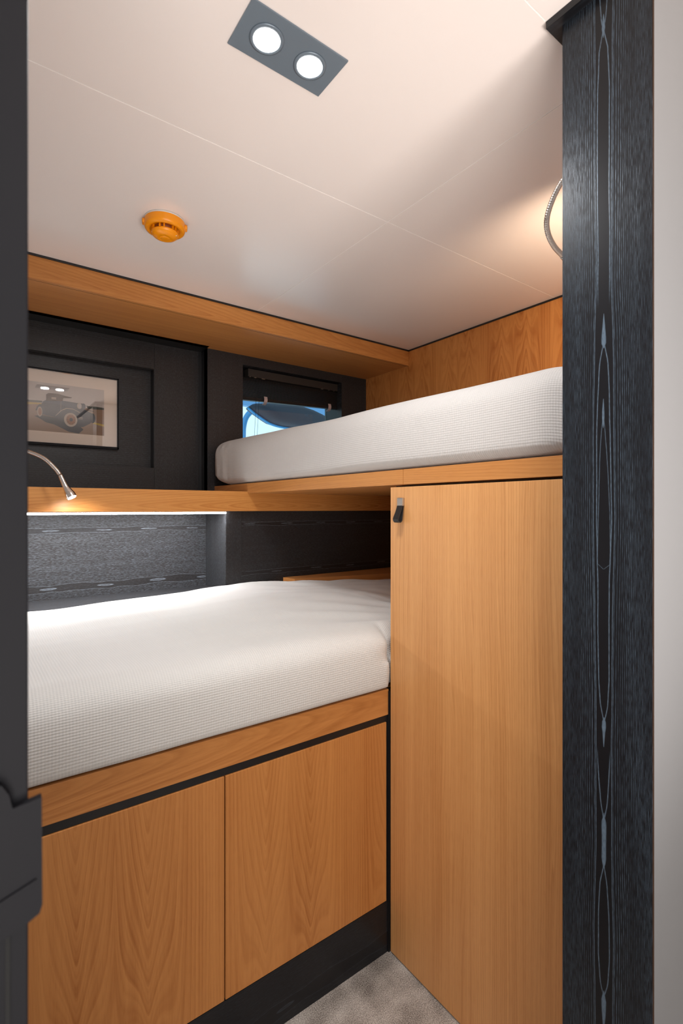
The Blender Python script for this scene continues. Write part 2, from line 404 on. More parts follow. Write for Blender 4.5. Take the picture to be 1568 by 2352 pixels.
M['pane'] = glass_mat('window_pane', (0.84, 0.95, 1.0), refl=0.0)

# ------------------------------------------------------------------ mesh helpers
class MB:
    def __init__(s):
        s.v = []; s.f = []; s.mi = []; s.sm = []
    def add(s, vs_, fs, mi=0, smooth=False):
        o = len(s.v)
        s.v += [tuple(q) for q in vs_]
        for f in fs:
            s.f.append([i + o for i in f]); s.mi.append(mi); s.sm.append(smooth)
        return s
    def box(s, x0, x1, y0, y1, z0, z1, mi=0, fm=None, b=0.0):
        """b: small bevel. fm: dict of face materials by side, '-x','+x','-y','+y','-z','+z'"""
        bm = bmesh.new()
        r = bmesh.ops.create_cube(bm, size=1)
        for v in bm.verts:
            v.co = Vector(((x0 + x1) / 2 + v.co.x * (x1 - x0), (y0 + y1) / 2 + v.co.y * (y1 - y0), (z0 + z1) / 2 + v.co.z * (z1 - z0)))
        if b > 0:
            bmesh.ops.bevel(bm, geom=list(bm.edges), offset=b, segments=2, affect='EDGES', profile=0.5)
        bm.normal_update()
        vs_ = [v.co[:] for v in bm.verts]
        bm.verts.index_update()
        o = len(s.v); s.v += vs_
        for f in bm.faces:
            k = mi
            if fm:
                n = f.normal
                ax = max(range(3), key=lambda i: abs(n[i]))
                key = ('-' if n[ax] < 0 else '+') + 'xyz'[ax]
                k = fm.get(key, mi)
            s.f.append([v.index + o for v in f.verts]); s.mi.append(k); s.sm.append(False)
        bm.free()
        return s
    def prism(s, pts, axis, a0, a1, mi=0):
        """extrude a polygon. axis 'z': pts=(x,y); axis 'y': pts=(x,z); axis 'x': pts=(y,z)"""
        def mk(p, a):
            return {'z': (p[0], p[1], a), 'y': (p[0], a, p[1]), 'x': (a, p[0], p[1])}[axis]
        n = len(pts)
        vs_ = [mk(p, a0) for p in pts] + [mk(p, a1) for p in pts]
        fs = [list(range(n)), list(range(2 * n - 1, n - 1, -1))] + [[i, i + n, (i + 1) % n + n, (i + 1) % n] for i in range(n)]
        return s.add(vs_, fs, mi)
    def tube(s, pts, rad, n=16, mi=0, cap=True, smooth=True):
        pts = [Vector(p) for p in pts]
        if isinstance(rad, (int, float)): rad = [rad] * len(pts)
        vs_ = []; fs = []
        up = Vector((0.123, 0.321, 0.9)).normalized()
        for i, p in enumerate(pts):
            t = (pts[min(i + 1, len(pts) - 1)] - pts[max(i - 1, 0)])
            if t.length < 1e-9: t = Vector((0, 0, 1))
            t.normalize()
            a = up - t * up.dot(t); a.normalize(); b_ = t.cross(a); up = a
            for k in range(n):
                an = 2 * math.pi * k / n
                vs_.append(p + (a * math.cos(an) + b_ * math.sin(an)) * rad[i])
        for i in range(len(pts) - 1):
            for k in range(n):
                fs.append([i * n + k, i * n + (k + 1) % n, (i + 1) * n + (k + 1) % n, (i + 1) * n + k])
        s.add(vs_, fs, mi, smooth)
        if cap:
            o = len(s.v) - len(vs_)
            s.f.append([o + k for k in range(n)][::-1]); s.mi.append(mi); s.sm.append(False)
            s.f.append([o + (len(pts) - 1) * n + k for k in range(n)]); s.mi.append(mi); s.sm.append(False)
        return s
    def lathe(s, prof, cx, cy, n=48, mi=0, smooth=True):
        """prof: list of (r,z), downwards or upwards, around a vertical axis"""
        vs_ = []; fs = []
        for r, z in prof:
            for k in range(n):
                an = 2 * math.pi * k / n
                vs_.append((cx + r * math.cos(an), cy + r * math.sin(an), z))
        for i in range(len(prof) - 1):
            for k in range(n):
                fs.append([i * n + k, i * n + (k + 1) % n, (i + 1) * n + (k + 1) % n, (i + 1) * n + k])
        return s.add(vs_, fs, mi, smooth)
    def build(s, name, mats, parent=None, origin=None, recalc=True):
        me = bpy.data.meshes.new(name)
        if parent is not None: base = Vector(WLOC[parent.name])
        elif origin is not None: base = Vector(origin)
        else:
            xs, ys, zs = zip(*s.v)
            base = Vector(((min(xs) + max(xs)) / 2, (min(ys) + max(ys)) / 2, min(zs)))
        me.from_pydata([tuple(Vector(v) - base) for v in s.v], [], s.f)
        if not isinstance(mats, (list, tuple)): mats = [mats]
        for m in mats: me.materials.append(m)
        for i, p in enumerate(me.polygons):
            p.material_index = s.mi[i]; p.use_smooth = s.sm[i]
        if recalc:
            bm = bmesh.new(); bm.from_mesh(me)
            bmesh.ops.recalc_face_normals(bm, faces=bm.faces)
            bm.to_mesh(me); bm.free()
        o = bpy.data.objects.new(name, me)
        col.objects.link(o)
        WLOC[o.name] = tuple(base)
        if parent is not None:
            o.parent = parent
        else:
            o.location = base + Vector((0, 0, EYE))
        return o
WLOC = {}
def thing(name, loc, label, cat, group=None, structure=False):
    o = bpy.data.objects.new(name, None)
    o.empty_display_size = 0.05
    col.objects.link(o)
    o.location = (loc[0], loc[1], loc[2] + EYE)
    WLOC[o.name] = tuple(loc)
    if structure: o['kind'] = 'structure'
    return tag(o, label, cat, group)
def tag(o, label, cat, group=None):
    if label: o['label'] = label
    if cat: o['category'] = cat
    if group: o['group'] = group
    return o
def struct(o, label=None):
    o['kind'] = 'structure'
    if label: o['label'] = label
    return o

def catmull(pts, n=10):
    P = [Vector(p) for p in pts]
    P = [P[0] * 2 - P[1]] + P + [P[-1] * 2 - P[-2]]
    out = []
    for i in range(1, len(P) - 2):
        for k in range(n):
            t = k / n
            a, b_, c_, d = P[i - 1], P[i], P[i + 1], P[i + 2]
            out.append(0.5 * ((2 * b_) + (c_ - a) * t + (2 * a - 5 * b_ + 4 * c_ - d) * t * t + (3 * b_ - a - 3 * c_ + d) * t ** 3))
    out.append(P[-2])
    return out

# ------------------------------------------------------------------ the room shell
FL = -EYE
CE = 0.78
XR = 1.747
# floor
struct(MB().box(-0.9, 2.1, -1.5, 2.3, FL - 0.03, FL).build('floor', M['carpet']), 'grey taupe carpeted floor')
# ceiling: lacquered panels with pale filled joints
mb = MB()
mb.box(-0.9, 2.1, -1.5, 2.3, CE + 0.0008, CE + 0.04, 1)
g_ = 0.0012
for xa, xb in ((-0.9, 0.9192), (0.9192, 2.1)):
    for ya, yb_ in ((-1.5, 0.4535), (0.4535, 1.028), (1.028, 1.80)):
        mb.box(xa + g_, xb - g_, ya + g_, yb_ - g_, CE, CE + 0.003, 0)
struct(mb.build('ceiling', [M['ceiling'], M['seam']]), 'off-white lacquered ceiling panels with fine joints')
# right wall, larch veneer, joint in line with the beam front
mb = MB()
mb.box(XR, XR + 0.04, 0.43, 1.7995, FL, CE - 0.0065, 0)
mb.box(XR, XR + 0.04, 1.8005, 2.30, FL, CE - 0.0065, 0)
mb.box(XR + 0.002, XR + 0.045, 0.43, 2.30, FL, CE, 1)
struct(mb.build('wall_right', [M['wallwood'], M['gap']]), 'larch veneered wall above the upper bunk')
# thin black trim between ceiling and wood
mb = MB()
mb.box(XR - 0.004, XR, 0.43, 1.80, CE - 0.0065, CE)
mb.box(-0.31, XR, 1.796, 1.80, CE - 0.0065, CE)
struct(mb.build('trim_1', M['black']), 'thin black trim between ceiling and wood')
# left wall of the cabin (outside the view)
struct(MB().box(-0.35, -0.31, 0.43, 2.30, FL, CE).build('wall_left', M['white']))
# corridor shell behind the camera
struct(MB().box(0.7603, 2.1, 0.3015, 0.40, FL, CE, fm={'-x': 1}).build('wall_front', [M['white_front'], M['edge']]), 'pale grey wall right of the doorway')
struct(MB().box(-0.9, -0.06, 0.306, 0.42, FL, CE).build('wall_door_side', M['white']))
struct(MB().box(-0.94, 2.14, -1.54, -1.5, FL, CE).build('wall_corridor', M['white']))
struct(MB().box(-0.94, -0.9, -1.5, 0.42, FL, CE).build('wall_corridor_left', M['white']))
struct(MB().box(2.1, 2.14, -1.5, 0.42, FL, CE).build('wall_corridor_right', M['white']))
# inner lining of the wall that holds the doorway
struct(MB().box(0.80, 1.80, 0.40, 0.4345, FL, CE).build('wall_door_lining', M['white']))

# back wall, upper part: window panel + picture niche
mb = MB()
WX0, WX1, WZ0, WZ1 = 1.016, 1.581, 0.22, 0.662
mb.box(0.848, WX0, 2.13, 2.17, 0.0, 0.80, 0)
mb.box(WX0, XR, 2.13, 2.17, WZ1, 0.80, 1)
mb.box(WX0, XR, 2.13, 2.17, 0.0, WZ0, 1)
mb.box(WX1, XR, 2.13, 2.17, WZ0, WZ1, 0)
# picture wall: stile, rails and recessed panel
PY = 2.205
mb.box(0.642, 0.835, PY, PY + 0.03, 0.0, 0.80, 0)
mb.box(-0.31, 0.6405, PY, PY + 0.03, 0.595, 0.80, 1)
mb.box(-0.31, 0.6405, PY, PY + 0.03, 0.0, 0.173, 1)
mb.box(-0.31, -0.02, PY, PY + 0.03, 0.173, 0.595, 0)
mb.box(-0.31, 0.66, PY + 0.049, PY + 0.07, 0.10, 0.65, 1)
mb.box(0.6395, 0.6425, PY + 0.002, PY + 0.05, 0.0, 0.80, 2)
mb.box(0.835, 0.848, PY - 0.001, PY + 0.03, 0.0, 0.80, 2)
mb.box(0.848, 0.86, 2.135, 2.235, 0.0, 0.80, 2)
mb.box(-0.31, 0.845, 2.10, 2.235, 0.7045, 0.80, 2)
struct(mb.build('wall_back', [M['eb_v'], M['eb_h'], M['black']]), 'black stained timber wall behind the shelf')

# back wall, lower part: niche and dark panel under the shelf
mb = MB()
NX = 0.806
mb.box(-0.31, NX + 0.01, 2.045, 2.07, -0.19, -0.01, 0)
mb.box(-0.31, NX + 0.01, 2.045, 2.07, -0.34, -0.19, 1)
mb.box(NX, NX + 0.0015, 1.842, 2.045, -0.33, -0.01, 2)
mb.box(NX + 0.0015, 0.872, 1.84, 2.06, FL, -0.01, 3)
mb.box(0.8725, XR, 1.8405, 2.06, -0.155, -0.01, 4)
mb.box(0.8725, XR, 1.8405, 2.06, FL, -0.155, 5)
mb.box(-0.31, NX, 1.842, 2.06, -0.36, -0.323, 6)
mb.box(-0.31, NX, 1.84, 1.86, FL, -0.36, 6)
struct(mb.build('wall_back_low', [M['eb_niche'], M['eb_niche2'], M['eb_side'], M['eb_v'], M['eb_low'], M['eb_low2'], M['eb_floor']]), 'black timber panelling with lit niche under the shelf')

# larch beam under the ceiling
mb = MB()
mb.box(-0.31, XR, 1.80, 2.13, 0.7045, CE - 0.0065, 0, fm={'-z': 1})
mb.box(-0.31, XR, 1.8145, 1.8155, 0.7042, 0.706, 2)
o = mb.build('wooden_beam', [M['beam'], M['beam_under'], M['gap']])
tag(o, 'honey larch boxed beam running along the ceiling above the window', 'beam')

# ------------------------------------------------------------------ window
win = thing('window_1', (1.30, 2.17, WZ0), 'small cabin window with blue daylight', None, structure=True)
mb = MB()
mb.box(WX0 - 0.02, WX0, 2.17, 2.285, WZ0, WZ1)
mb.box(WX1, WX1 + 0.02, 2.17, 2.285, WZ0, WZ1)
mb.box(WX0 - 0.02, WX1 + 0.02, 2.17, 2.285, WZ1, WZ1 + 0.02)
mb.box(WX0 - 0.02, WX1 + 0.02, 2.17, 2.285, WZ0 - 0.02, WZ0)
mb.build('window_frame', M['black'], win)
mb = MB().box(WX0, WX1, 2.225, 2.285, 0.600, WZ1)
mb.build('head_lining', M['black'], win)
MB().box(WX0, WX1, 2.268, 2.273, WZ0, WZ1).build('pane', M['pane'], win)

bl = thing('window_blind', (1.30, 2.15, 0.51), 'raised black venetian blind hanging at the top of the window', 'blind')
MB().box(1.0533, 1.5692, 2.150, 2.190, 0.6185, 0.6545, b=0.001).build('headrail', M['headrail'], bl)
mb = MB()
def btilt(x, z, z0=0.6185):       # the stack hangs 1.7 cm lower at its left end
    k = (z0 - z) / (z0 - 0.513)
    return z + k * 0.017 * (x - 1.03) / 0.53
for i in range(24):
    z = 0.613 - i * 0.0045
    y0 = 2.168 + random.uniform(-0.001, 0.001)
    xa, xb = 1.019, 1.5795
    q = [(xa, y0, btilt(xa, z)), (xb, y0, btilt(xb, z)), (xb, y0 + 0.025, btilt(xb, z) + 0.0005), (xa, y0 + 0.025, btilt(xa, z) + 0.0005)]
    q2 = [(a, b_, c_ + 0.0022) for a, b_, c_ in q]
    mb.add(q + q2, [[0, 1, 2, 3], [7, 6, 5, 4], [0, 4, 5, 1], [1, 5, 6, 2], [2, 6, 7, 3], [3, 7, 4, 0]])
mb.build('slat_stack', M['blind'], bl)
q = [(1.035, 2.168, 0.513), (1.571, 2.168, 0.530), (1.571, 2.196, 0.530), (1.035, 2.196, 0.513)]
mb = MB(); mb.add(q + [(a, b_, c_ + 0.011) for a, b_, c_ in q], [[0, 1, 2, 3], [7, 6, 5, 4], [0, 4, 5, 1], [1, 5, 6, 2], [2, 6, 7, 3], [3, 7, 4, 0]])
mb.build('bottom_rail', M['blind'], bl)
for cx, cz in ((1.148, 0.5165), (1.523, 0.5285)):
    mb = MB()
    # curved clear clip hooked over the bottom rail
    prof = [(2.160, 0.020), (2.156, 0.008), (2.158, -0.004), (2.166, -0.012), (2.178, -0.017)]
    vs_ = []
    for yy, zz in prof:
        for dx in (-0.0085, 0.0085): vs_.append((cx + dx, yy, cz + zz)); vs_.append((cx + dx, yy - 0.0025, cz + zz - 0.001))
    fs = []
    for i in range(len(prof) - 1):
        a = i * 4
        fs += [[a, a + 2, a + 6, a + 4], [a + 1, a + 5, a + 7, a + 3], [a, a + 4, a + 5, a + 1], [a + 2, a + 3, a + 7, a + 6]]
    e = (len(prof) - 1) * 4
    fs += [[0, 1, 3, 2], [e, e + 2, e + 3, e + 1]]
    mb.add(vs_, fs)
    mb.build('clip', M['clear'], bl)
for (xa, xb) in ((1.1034, 1.0852), (1.1195, 1.0988)):
    MB().tube([(xa, 2.160, 0.614), (xb, 2.160, 0.25)], 0.0007, 6).build('cord', M['cord'], bl)
for cx, w_ in ((1.062, .004), (1.085, .011), (1.125, .017), (1.466, .013), (1.513, .004), (1.545, .004)):
    MB().box(cx, cx + w_, 2.151, 2.158, 0.6165, 0.6183).build('bracket_tab', M['nickel'], bl)

# ------------------------------------------------------------------ outside: a dinghy hull, a rail and a pale deckhouse beyond
hull = [(1.9554, 0.8808), (2.0, 0.912), (2.086, 0.9234), (2.22, 0.936), (2.3522, 0.9403), (2.48, 0.934), (2.5891, 0.9157), (2.70, 0.884), (2.7995, 0.8471), (2.8408, 0.7963),
        (2.70, 0.760), (2.5405, 0.7469), (2.40, 0.742), (2.2614, 0.7482), (2.17, 0.765), (2.1074, 0.7949), (2.02, 0.842)]
mb = MB()
cxh = sum(p[0] for p in hull) / len(hull); czh = sum(p[1] for p in hull) / len(hull)
layers = []
NL = 9
for j in range(NL):
    a = -math.pi / 2 + math.pi * (j + 0.5) / NL
    k = math.cos(a) ** 0.35
    layers.append([(cxh + (x - cxh) * k, 4.0 + 0.16 * math.sin(a), czh + (z - czh) * k) for x, z in hull])
vs_ = [p for l in layers for p in l]; n = len(hull); fs = []
for j in range(NL - 1):
    for i in range(n):
        fs.append([j * n + i, j * n + (i + 1) % n, (j + 1) * n + (i + 1) % n, (j + 1) * n + i])
fs.append(list(range(n))); fs.append(list(range((NL - 1) * n, NL * n))[::-1])
mb.add(vs_, fs, 0, True)
boat = thing('moored_boat', (2.6, 4.6, -1.6), 'grey and pale blue boat moored outside, seen through the small window', 'boat')
hl = mb.build('bow', M['hullgrey'], boat)
MB().tube(catmull([(1.957, 4.0, 0.875), (2.015, 4.0, 0.835), (2.10, 4.0, 0.790), (2.17, 4.0, 0.760), (2.26, 4.0, 0.742), (2.40, 4.0, 0.735), (2.54, 4.0, 0.740)], 6), 0.012, 8).build('rub_rail', M['windowblue'], hl)
MB().tube(catmull([(2.054, 4.3, 0.30), (2.054, 4.3, 0.667), (2.061, 4.3, 0.771), (2.088, 4.3, 0.853), (2.143, 4.3, 0.912), (2.22, 4.3, 0.937), (2.35, 4.3, 0.94)], 8), 0.026, 14).build('deck_rail', M['windowblue'], boat)
MB().prism([(1.3, 2.2), (1.3, 1.03), (2.1, 1.01), (2.5, 0.98), (2.85, 0.90), (3.0, 0.75), (3.05, -1.6), (5.2, -1.6), (5.2, 2.2)], 'y', 4.5, 4.56).build('cabin_side', M['hullblue'], boat)

# ------------------------------------------------------------------ shelf, LED strip, corner ledge
o = MB().box(-0.31, XR, 1.80, 2.205, -0.010, 0.0665, b=0.0006).build('wall_shelf', M['shelf'])
tag(o, 'long honey larch shelf with black stained wall above and lit niche below', 'shelf')
led = thing('led_strip', (0.25, 1.83, -0.020), 'slim glowing white light strip under the front edge of the shelf', 'light strip')
MB().box(-0.31, 0.8005, 1.822, 1.846, -0.0135, -0.0102).build('profile', M['nickel'], led)
MB().box(-0.31, 0.8000, 1.8235, 1.8445, -0.0200, -0.0137).build('diffuser', M['stripglow'], led)
o = MB().prism([(1.06, 1.838), (1.075, 1.768), (1.5041, 1.6621), (1.745, 1.600), (1.745, 1.838)], 'z', -0.325, -0.2875).build('corner_ledge', M['rail'])
tag(o, 'wedge-shaped larch ledge in the corner behind the lower mattress', 'ledge')

# ------------------------------------------------------------------ lower bunk
X0 = 0.880; Y0 = 0.979
lb = thing('lower_bunk', (0.3, 1.2, FL), 'built-in lower bunk base of larch with two cupboard doors and black plinth', 'bunk bed')
MB().box(-0.305, X0 - 0.0015, Y0, Y0 + 0.022, -0.535, -0.4685, b=0.0008).build('side_rail', M['rail'], lb)
MB().box(-0.305, XR - 0.002, Y0 + 0.022, 1.838, -0.50, -0.473).build('bed_platform', M['rail'], lb)
mb = MB()
mb.box(-0.305, X0 - 0.0015, Y0 + 0.003, Y0 + 0.022, -0.552, -0.535)
mb.box(0.8725, X0 - 0.0015, Y0 + 0.003, Y0 + 0.022, -1.017, -0.552)
mb.box(-0.305, X0 - 0.0015, Y0 + 0.021, Y0 + 0.04, FL, -0.50)
mb.box(X0 - 0.0035, 0.95, Y0 - 0.003, Y0 + 0.04, FL, -0.474)
mb.build('face_frame', M['black'], lb)
MB().box(0.4282, 0.8710, Y0, Y0 + 0.019, -1.0155, -0.5530, b=0.0008).build('cupboard_door', M['doorwood'], lb)
MB().box(-0.0180, 0.4255, Y0, Y0 + 0.019, -1.0155, -0.5530, b=0.0008).build('cupboard_door', M['doorwood'], lb)
MB().box(-0.305, -0.0210, Y0, Y0 + 0.019, -1.0155, -0.5530, b=0.0008).build('cupboard_door', M['doorwood'], lb)
MB().box(-0.305, X0 - 0.0035, Y0 + 0.001, Y0 + 0.020, FL, -1.0175).build('plinth', M['eb_plinth'], lb)

# ------------------------------------------------------------------ wardrobe under the upper bunk
wd = thing('wardrobe', (1.3, 0.7, FL), 'tall larch cupboard below the upper bunk with black leather pull', 'wardrobe')
mb = MB()
mb.box(X0 + 0.021, XR - 0.002, 0.437, 0.972, FL, 0.0585, 0)
mb.box(X0 + 0.019, X0 + 0.0215, 0.437, 0.972, FL, 0.0580, 1)
mb.build('carcass', [M['closet'], M['gap']], wd)
dr = MB().box(X0, X0 + 0.0185, 0.440, 0.973, FL + 0.004, 0.0545, b=0.0006).build('cupboard_door', M['closet'], wd)
# handle: nickel clamp and folded leather strap
hd = MB().box(X0 - 0.0085, X0, 0.9205, 0.9400, 0.0065, 0.0270, b=0.0012).build('handle_bracket', M['nickel'], dr)
hd['label'] = 'small square metal clamp'
mb = MB()
loop = []
for i in range(25):
    t = i / 24
    # a drop-shaped loop in the x-z plane, hanging from the clamp
    a = math.pi * t
    if t < 0.36:
        u_ = t / 0.36
        x = X0 - 0.0075 - 0.0145 * u_ ** 1.3; z = 0.0070 - 0.032 * u_
    elif t > 0.64:
        u_ = (1 - t) / 0.36
        x = X0 - 0.0035 - 0.004 * u_; z = 0.0070 - 0.032 * u_
    else:
        u_ = (t - 0.36) / 0.28
        c0 = (X0 - 0.022 + X0 - 0.0075) / 2; r0 = 0.00725
        x = c0 - r0 * math.cos(math.pi * u_); z = -0.025 - 0.0095 * math.sin(math.pi * u_)
    loop.append((x, z))
vs_ = []; fs = []
th = 0.0011
for i, (x, z) in enumerate(loop):
    xa, za = loop[max(i - 1, 0)]; xb, zb = loop[min(i + 1, 24)]
    nx, nz = -(zb - za), (xb - xa); L = math.hypot(nx, nz); nx /= L; nz /= L
    for yy in (0.9210, 0.9395):
        vs_.append((x + nx * th, yy, z + nz * th)); vs_.append((x - nx * th, yy, z - nz * th))
for i in range(24):
    a = i * 4
    fs += [[a, a + 2, a + 6, a + 4], [a + 1, a + 5, a + 7, a + 3], [a, a + 4, a + 5, a + 1], [a + 2, a + 3, a + 7, a + 6]]
fs += [[0, 1, 3, 2], [96, 98, 99, 97]]
mb.add(vs_, fs)
st = mb.build('handle_strap', M['leather'], dr)
st['label'] = 'black leather loop'

# ------------------------------------------------------------------ upper bunk
ub = thing('upper_bunk', (1.3, 1.2, 0.06), 'larch upper bunk base resting on the shelf and the tall cupboard', 'bunk bed')
MB().box(X0 - 0.001, X0 + 0.022, 0.437, 0.9245, 0.0602, 0.0985, b=0.0006).build('side_rail', M['bunk'], ub)
MB().box(X0 - 0.001, X0 + 0.022, 0.9262, 1.7990, 0.0602, 0.0985, b=0.0006).build('side_rail', M['bunk'], ub)
MB().box(X0 - 0.001, X0 + 0.022, 1.8, 2.128, 0.0668, 0.0985).build('side_rail', M['bunk'], ub)
MB().box(X0 + 0.022, XR - 0.002, 0.975, 1.7995, 0.0602, 0.094).build('bed_platform', M['bunk_under'], ub)
MB().box(X0 + 0.022, XR - 0.002, 1.7995, 2.128, 0.068, 0.094).build('bed_slat_panel', M['bunk_under'], ub)
MB().box(X0 + 0.022, XR - 0.002, 0.437, 0.975, 0.0602, 0.094).build('bed_slat_panel', M['bunk_under'], ub)

# ------------------------------------------------------------------ mattresses
def slab(x0, x1, y0, y1, z0, z1, rx, ry, rz, nx, ny, nz, disp, rzb=None):
    """rounded cushion: every surface point of a box grid is pulled onto an ellipsoidal corner, then displaced"""
    idx = {}; V = []; F = []
    def key(i, j, k):
        if (i, j, k) in idx: return idx[(i, j, k)]
        p = Vector((x0 + (x1 - x0) * i / nx, y0 + (y1 - y0) * j / ny, z0 + (z1 - z0) * k / nz))
        rb = rzb if (rzb and p.z < (z0 + z1) / 2) else rz
        q = Vector((min(max(p.x, x0 + rx), x1 - rx), min(max(p.y, y0 + ry), y1 - ry), min(max(p.z, z0 + rb), z1 - rz)))
        d = Vector(((p.x - q.x) / rx, (p.y - q.y) / ry, (p.z - q.z) / rb))
        if d.length > 1e-6:
            d.normalize()
            p = q + Vector((d.x * rx, d.y * ry, d.z * rb))
        p = disp(p)
        idx[(i, j, k)] = len(V); V.append(p[:])
        return idx[(i, j, k)]
    for i in range(nx):
        for j in range(ny):
            F.append([key(i, j, nz), key(i + 1, j, nz), key(i + 1, j + 1, nz), key(i, j + 1, nz)])
            F.append([key(i, j, 0), key(i, j + 1, 0), key(i + 1, j + 1, 0), key(i + 1, j, 0)])
    for i in range(nx):
        for k in range(nz):
            F.append([key(i, 0, k), key(i + 1, 0, k), key(i + 1, 0, k + 1), key(i, 0, k + 1)])
            F.append([key(i, ny, k), key(i, ny, k + 1), key(i + 1, ny, k + 1), key(i + 1, ny, k)])
    for j in range(ny):
        for k in range(nz):
            F.append([key(0, j, k), key(0, j, k + 1), key(0, j + 1, k + 1), key(0, j + 1, k)])
            F.append([key(nx, j, k), key(nx, j + 1, k), key(nx, j + 1, k + 1), key(nx, j, k + 1)])
    m = MB(); m.add(V, F, 0, True)
    return m
def sst(a, b_, x):
    t = min(max((x - a) / (b_ - a), 0), 1); return t * t * (3 - 2 * t)
def lerp_tab(x, tab):
    if x <= tab[0][0]: return tab[0][1]
    for (a, va), (b_, vb) in zip(tab, tab[1:]):
        if x <= b_:
            t = sst(a, b_, x); return va + (vb - va) * t
    return tab[-1][1]
def d_low(p):
    ht = (p.z + 0.47) / 0.17
    top = lerp_tab(p.x, [(-0.3, -0.020), (0.15, -0.013), (0.5, -0.003), (0.80, 0.012), (1.03, 0.008), (1.45, -0.003)])
    fy = sst(0.98, 1.45, p.y)
    z = p.z + ht * (top * fy - 0.008 * (1 - fy))
    # soft sag and folds on the sheet
    folds = 0.0055 * noise.noise(Vector((p.x * 5.0, p.y * 4.0, 3.1))) + 0.0035 * noise.noise(Vector((p.x * 2.6 + p.y, p.y * 15.0, 8.0)))
    fan = sst(0.45, 0.88, p.x) * sst(1.60, 1.1, p.y)
    ang = math.atan2(p.y - 0.93, 1.25 - p.x)
    folds += 0.0030 * fan * math.sin(ang * 26 + 2.0 * noise.noise(Vector((p.x * 3, p.y * 3, 0))))
    bk = sst(0.55, 0.85, p.x) * sst(1.35, 1.7, p.y)
    folds += 0.0030 * bk * math.sin((p.x * 0.5 + p.y) * 60 + 3 * noise.noise(Vector((p.x * 4, p.y * 6, 5))))
    z += folds * max(ht, 0) ** 2
    y = p.y
    front = sst(1.06, 0.98, p.y)
    # front face: bulges a little at mid height, hem wavers, pinch next to the wardrobe
    y -= front * (0.006 * math.sin(math.pi * min(max(ht, 0), 1)) + 0.003 * noise.noise(Vector((p.x * 6, 0.2, p.z * 8))))
    pinch = math.exp(-((p.x - 0.885) / 0.035) ** 2)
    y += front * 0.012 * pinch * math.exp(-((ht - 0.62) / 0.16) ** 2)
    z -= front * 0.010 * pinch * (ht > 0.5)
    back = sst(1.55, 1.80, p.y)
    y -= back * max(0.0, 1.836 - (1.768 - 0.2507 * (max(p.x, 1.06) - 1.075))) * sst(0.97, 1.07, p.x)
    y += front * 0.022 * sst(0.868, 0.884, p.x)
    return Vector((p.x, y, z))
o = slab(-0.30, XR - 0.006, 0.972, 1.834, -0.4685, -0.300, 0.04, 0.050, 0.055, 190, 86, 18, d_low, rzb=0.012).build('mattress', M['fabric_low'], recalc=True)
tag(o, 'white waffle-covered mattress on the lower bunk, lit by the niche', 'mattress', 'waffle-covered bunk mattresses')
def d_up(p):
    ht = (p.z - 0.097) / 0.178
    end = sst(1.80, 2.12, p.y)
    f = 0.004 * noise.noise(Vector((p.x * 6, p.y * 3.2, p.z * 5)))
    wr = 0.0060 * sst(1.82, 2.0, p.y) * (noise.noise(Vector((p.x * 5, p.y * 26, p.z * 3))) + 0.15 * math.sin(p.y * 105 + p.z * 12 + 6 * noise.noise(Vector((1, p.y * 5, p.z * 5)))))
    out = sst(0.93, 0.865, p.x)
    x = p.x - out * (0.004 * math.sin(math.pi * min(max(ht, 0), 1)) + f + wr) - out * end * 0.012
    z = p.z + max(ht, 0) * (lerp_tab(p.y, [(0.5, -0.001), (1.2, 0.001), (1.6, 0.010), (2.0, 0.014)]) + 0.6 * f)
    z += (1 - min(max(ht, 0), 1)) ** 2 * 0.030 * sst(1.98, 2.12, p.y)
    return Vector((x, p.y, z))
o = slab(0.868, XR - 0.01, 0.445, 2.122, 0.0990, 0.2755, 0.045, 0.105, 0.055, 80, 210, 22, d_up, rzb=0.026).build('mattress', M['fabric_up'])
tag(o, 'white waffle-covered mattress on the upper bunk in front of the window', 'mattress', 'waffle-covered bunk mattresses')

# ------------------------------------------------------------------ framed picture of an old open car
pf = thing('picture_frame', (0.30, 2.24, 0.245), 'framed photograph of a vintage car hung in the dark wall recess', 'picture')
FX0, FX1, FZ0, FZ1 = 0.080, 0.505, 0.245, 0.538
mb = MB()
b_ = 0.005
mb.box(FX0, FX1, 2.232, 2.2535, FZ0, FZ0 + 0.009); mb.box(FX0, FX1, 2.232, 2.2535, FZ1 - b_, FZ1)
mb.box(FX0, FX0 + b_, 2.232, 2.2535, FZ0, FZ1); mb.box(FX1 - b_, FX1, 2.232, 2.2535, FZ0, FZ1)
mb.build('frame', M['plasticblack'], pf)
MB().box(FX0 + 0.004, FX1 - 0.004, 2.2445, 2.2530, FZ0 + 0.004, FZ1 - 0.004).build('mat_board', M['mat'], pf)
pic_cols = [(0.62, 0.52, 0.46), (0.34, 0.20, 0.12), (0.045, 0.045, 0.055), (0.11, 0.055, 0.03), (0.55, 0.42, 0.31), (0.62, 0.40, 0.06), (0.06, 0.055, 0.03), (0.36, 0.13, 0.04), (0.022, 0.023, 0.028), (0.075, 0.08, 0.10)]
pm = [plain('print_ink', c, 0.55) for c in pic_cols]
mb = MB()
def flat(pts, mi, lay):
    y = 2.2444 - 0.00012 * lay
    mb.add([(x, y, z) for x, z in pts], [list(range(len(pts)))], mi)
def ell(cx, cz, rx, rz, mi, lay, n=28):
    flat([(cx + rx * math.cos(2 * math.pi * i / n), cz + rz * math.sin(2 * math.pi * i / n)) for i in range(n)], mi, lay)
flat([(0.13, 0.408), (0.4511, 0.404), (0.4511, 0.486), (0.13, 0.486)], 0, 1)
flat([(0.13, 0.2985), (0.4511, 0.2985), (0.4511, 0.404), (0.13, 0.408)], 1, 1)
flat([(0.13, 0.4025), (0.231, 0.406), (0.231, 0.4015), (0.13, 0.390)], 5, 2)
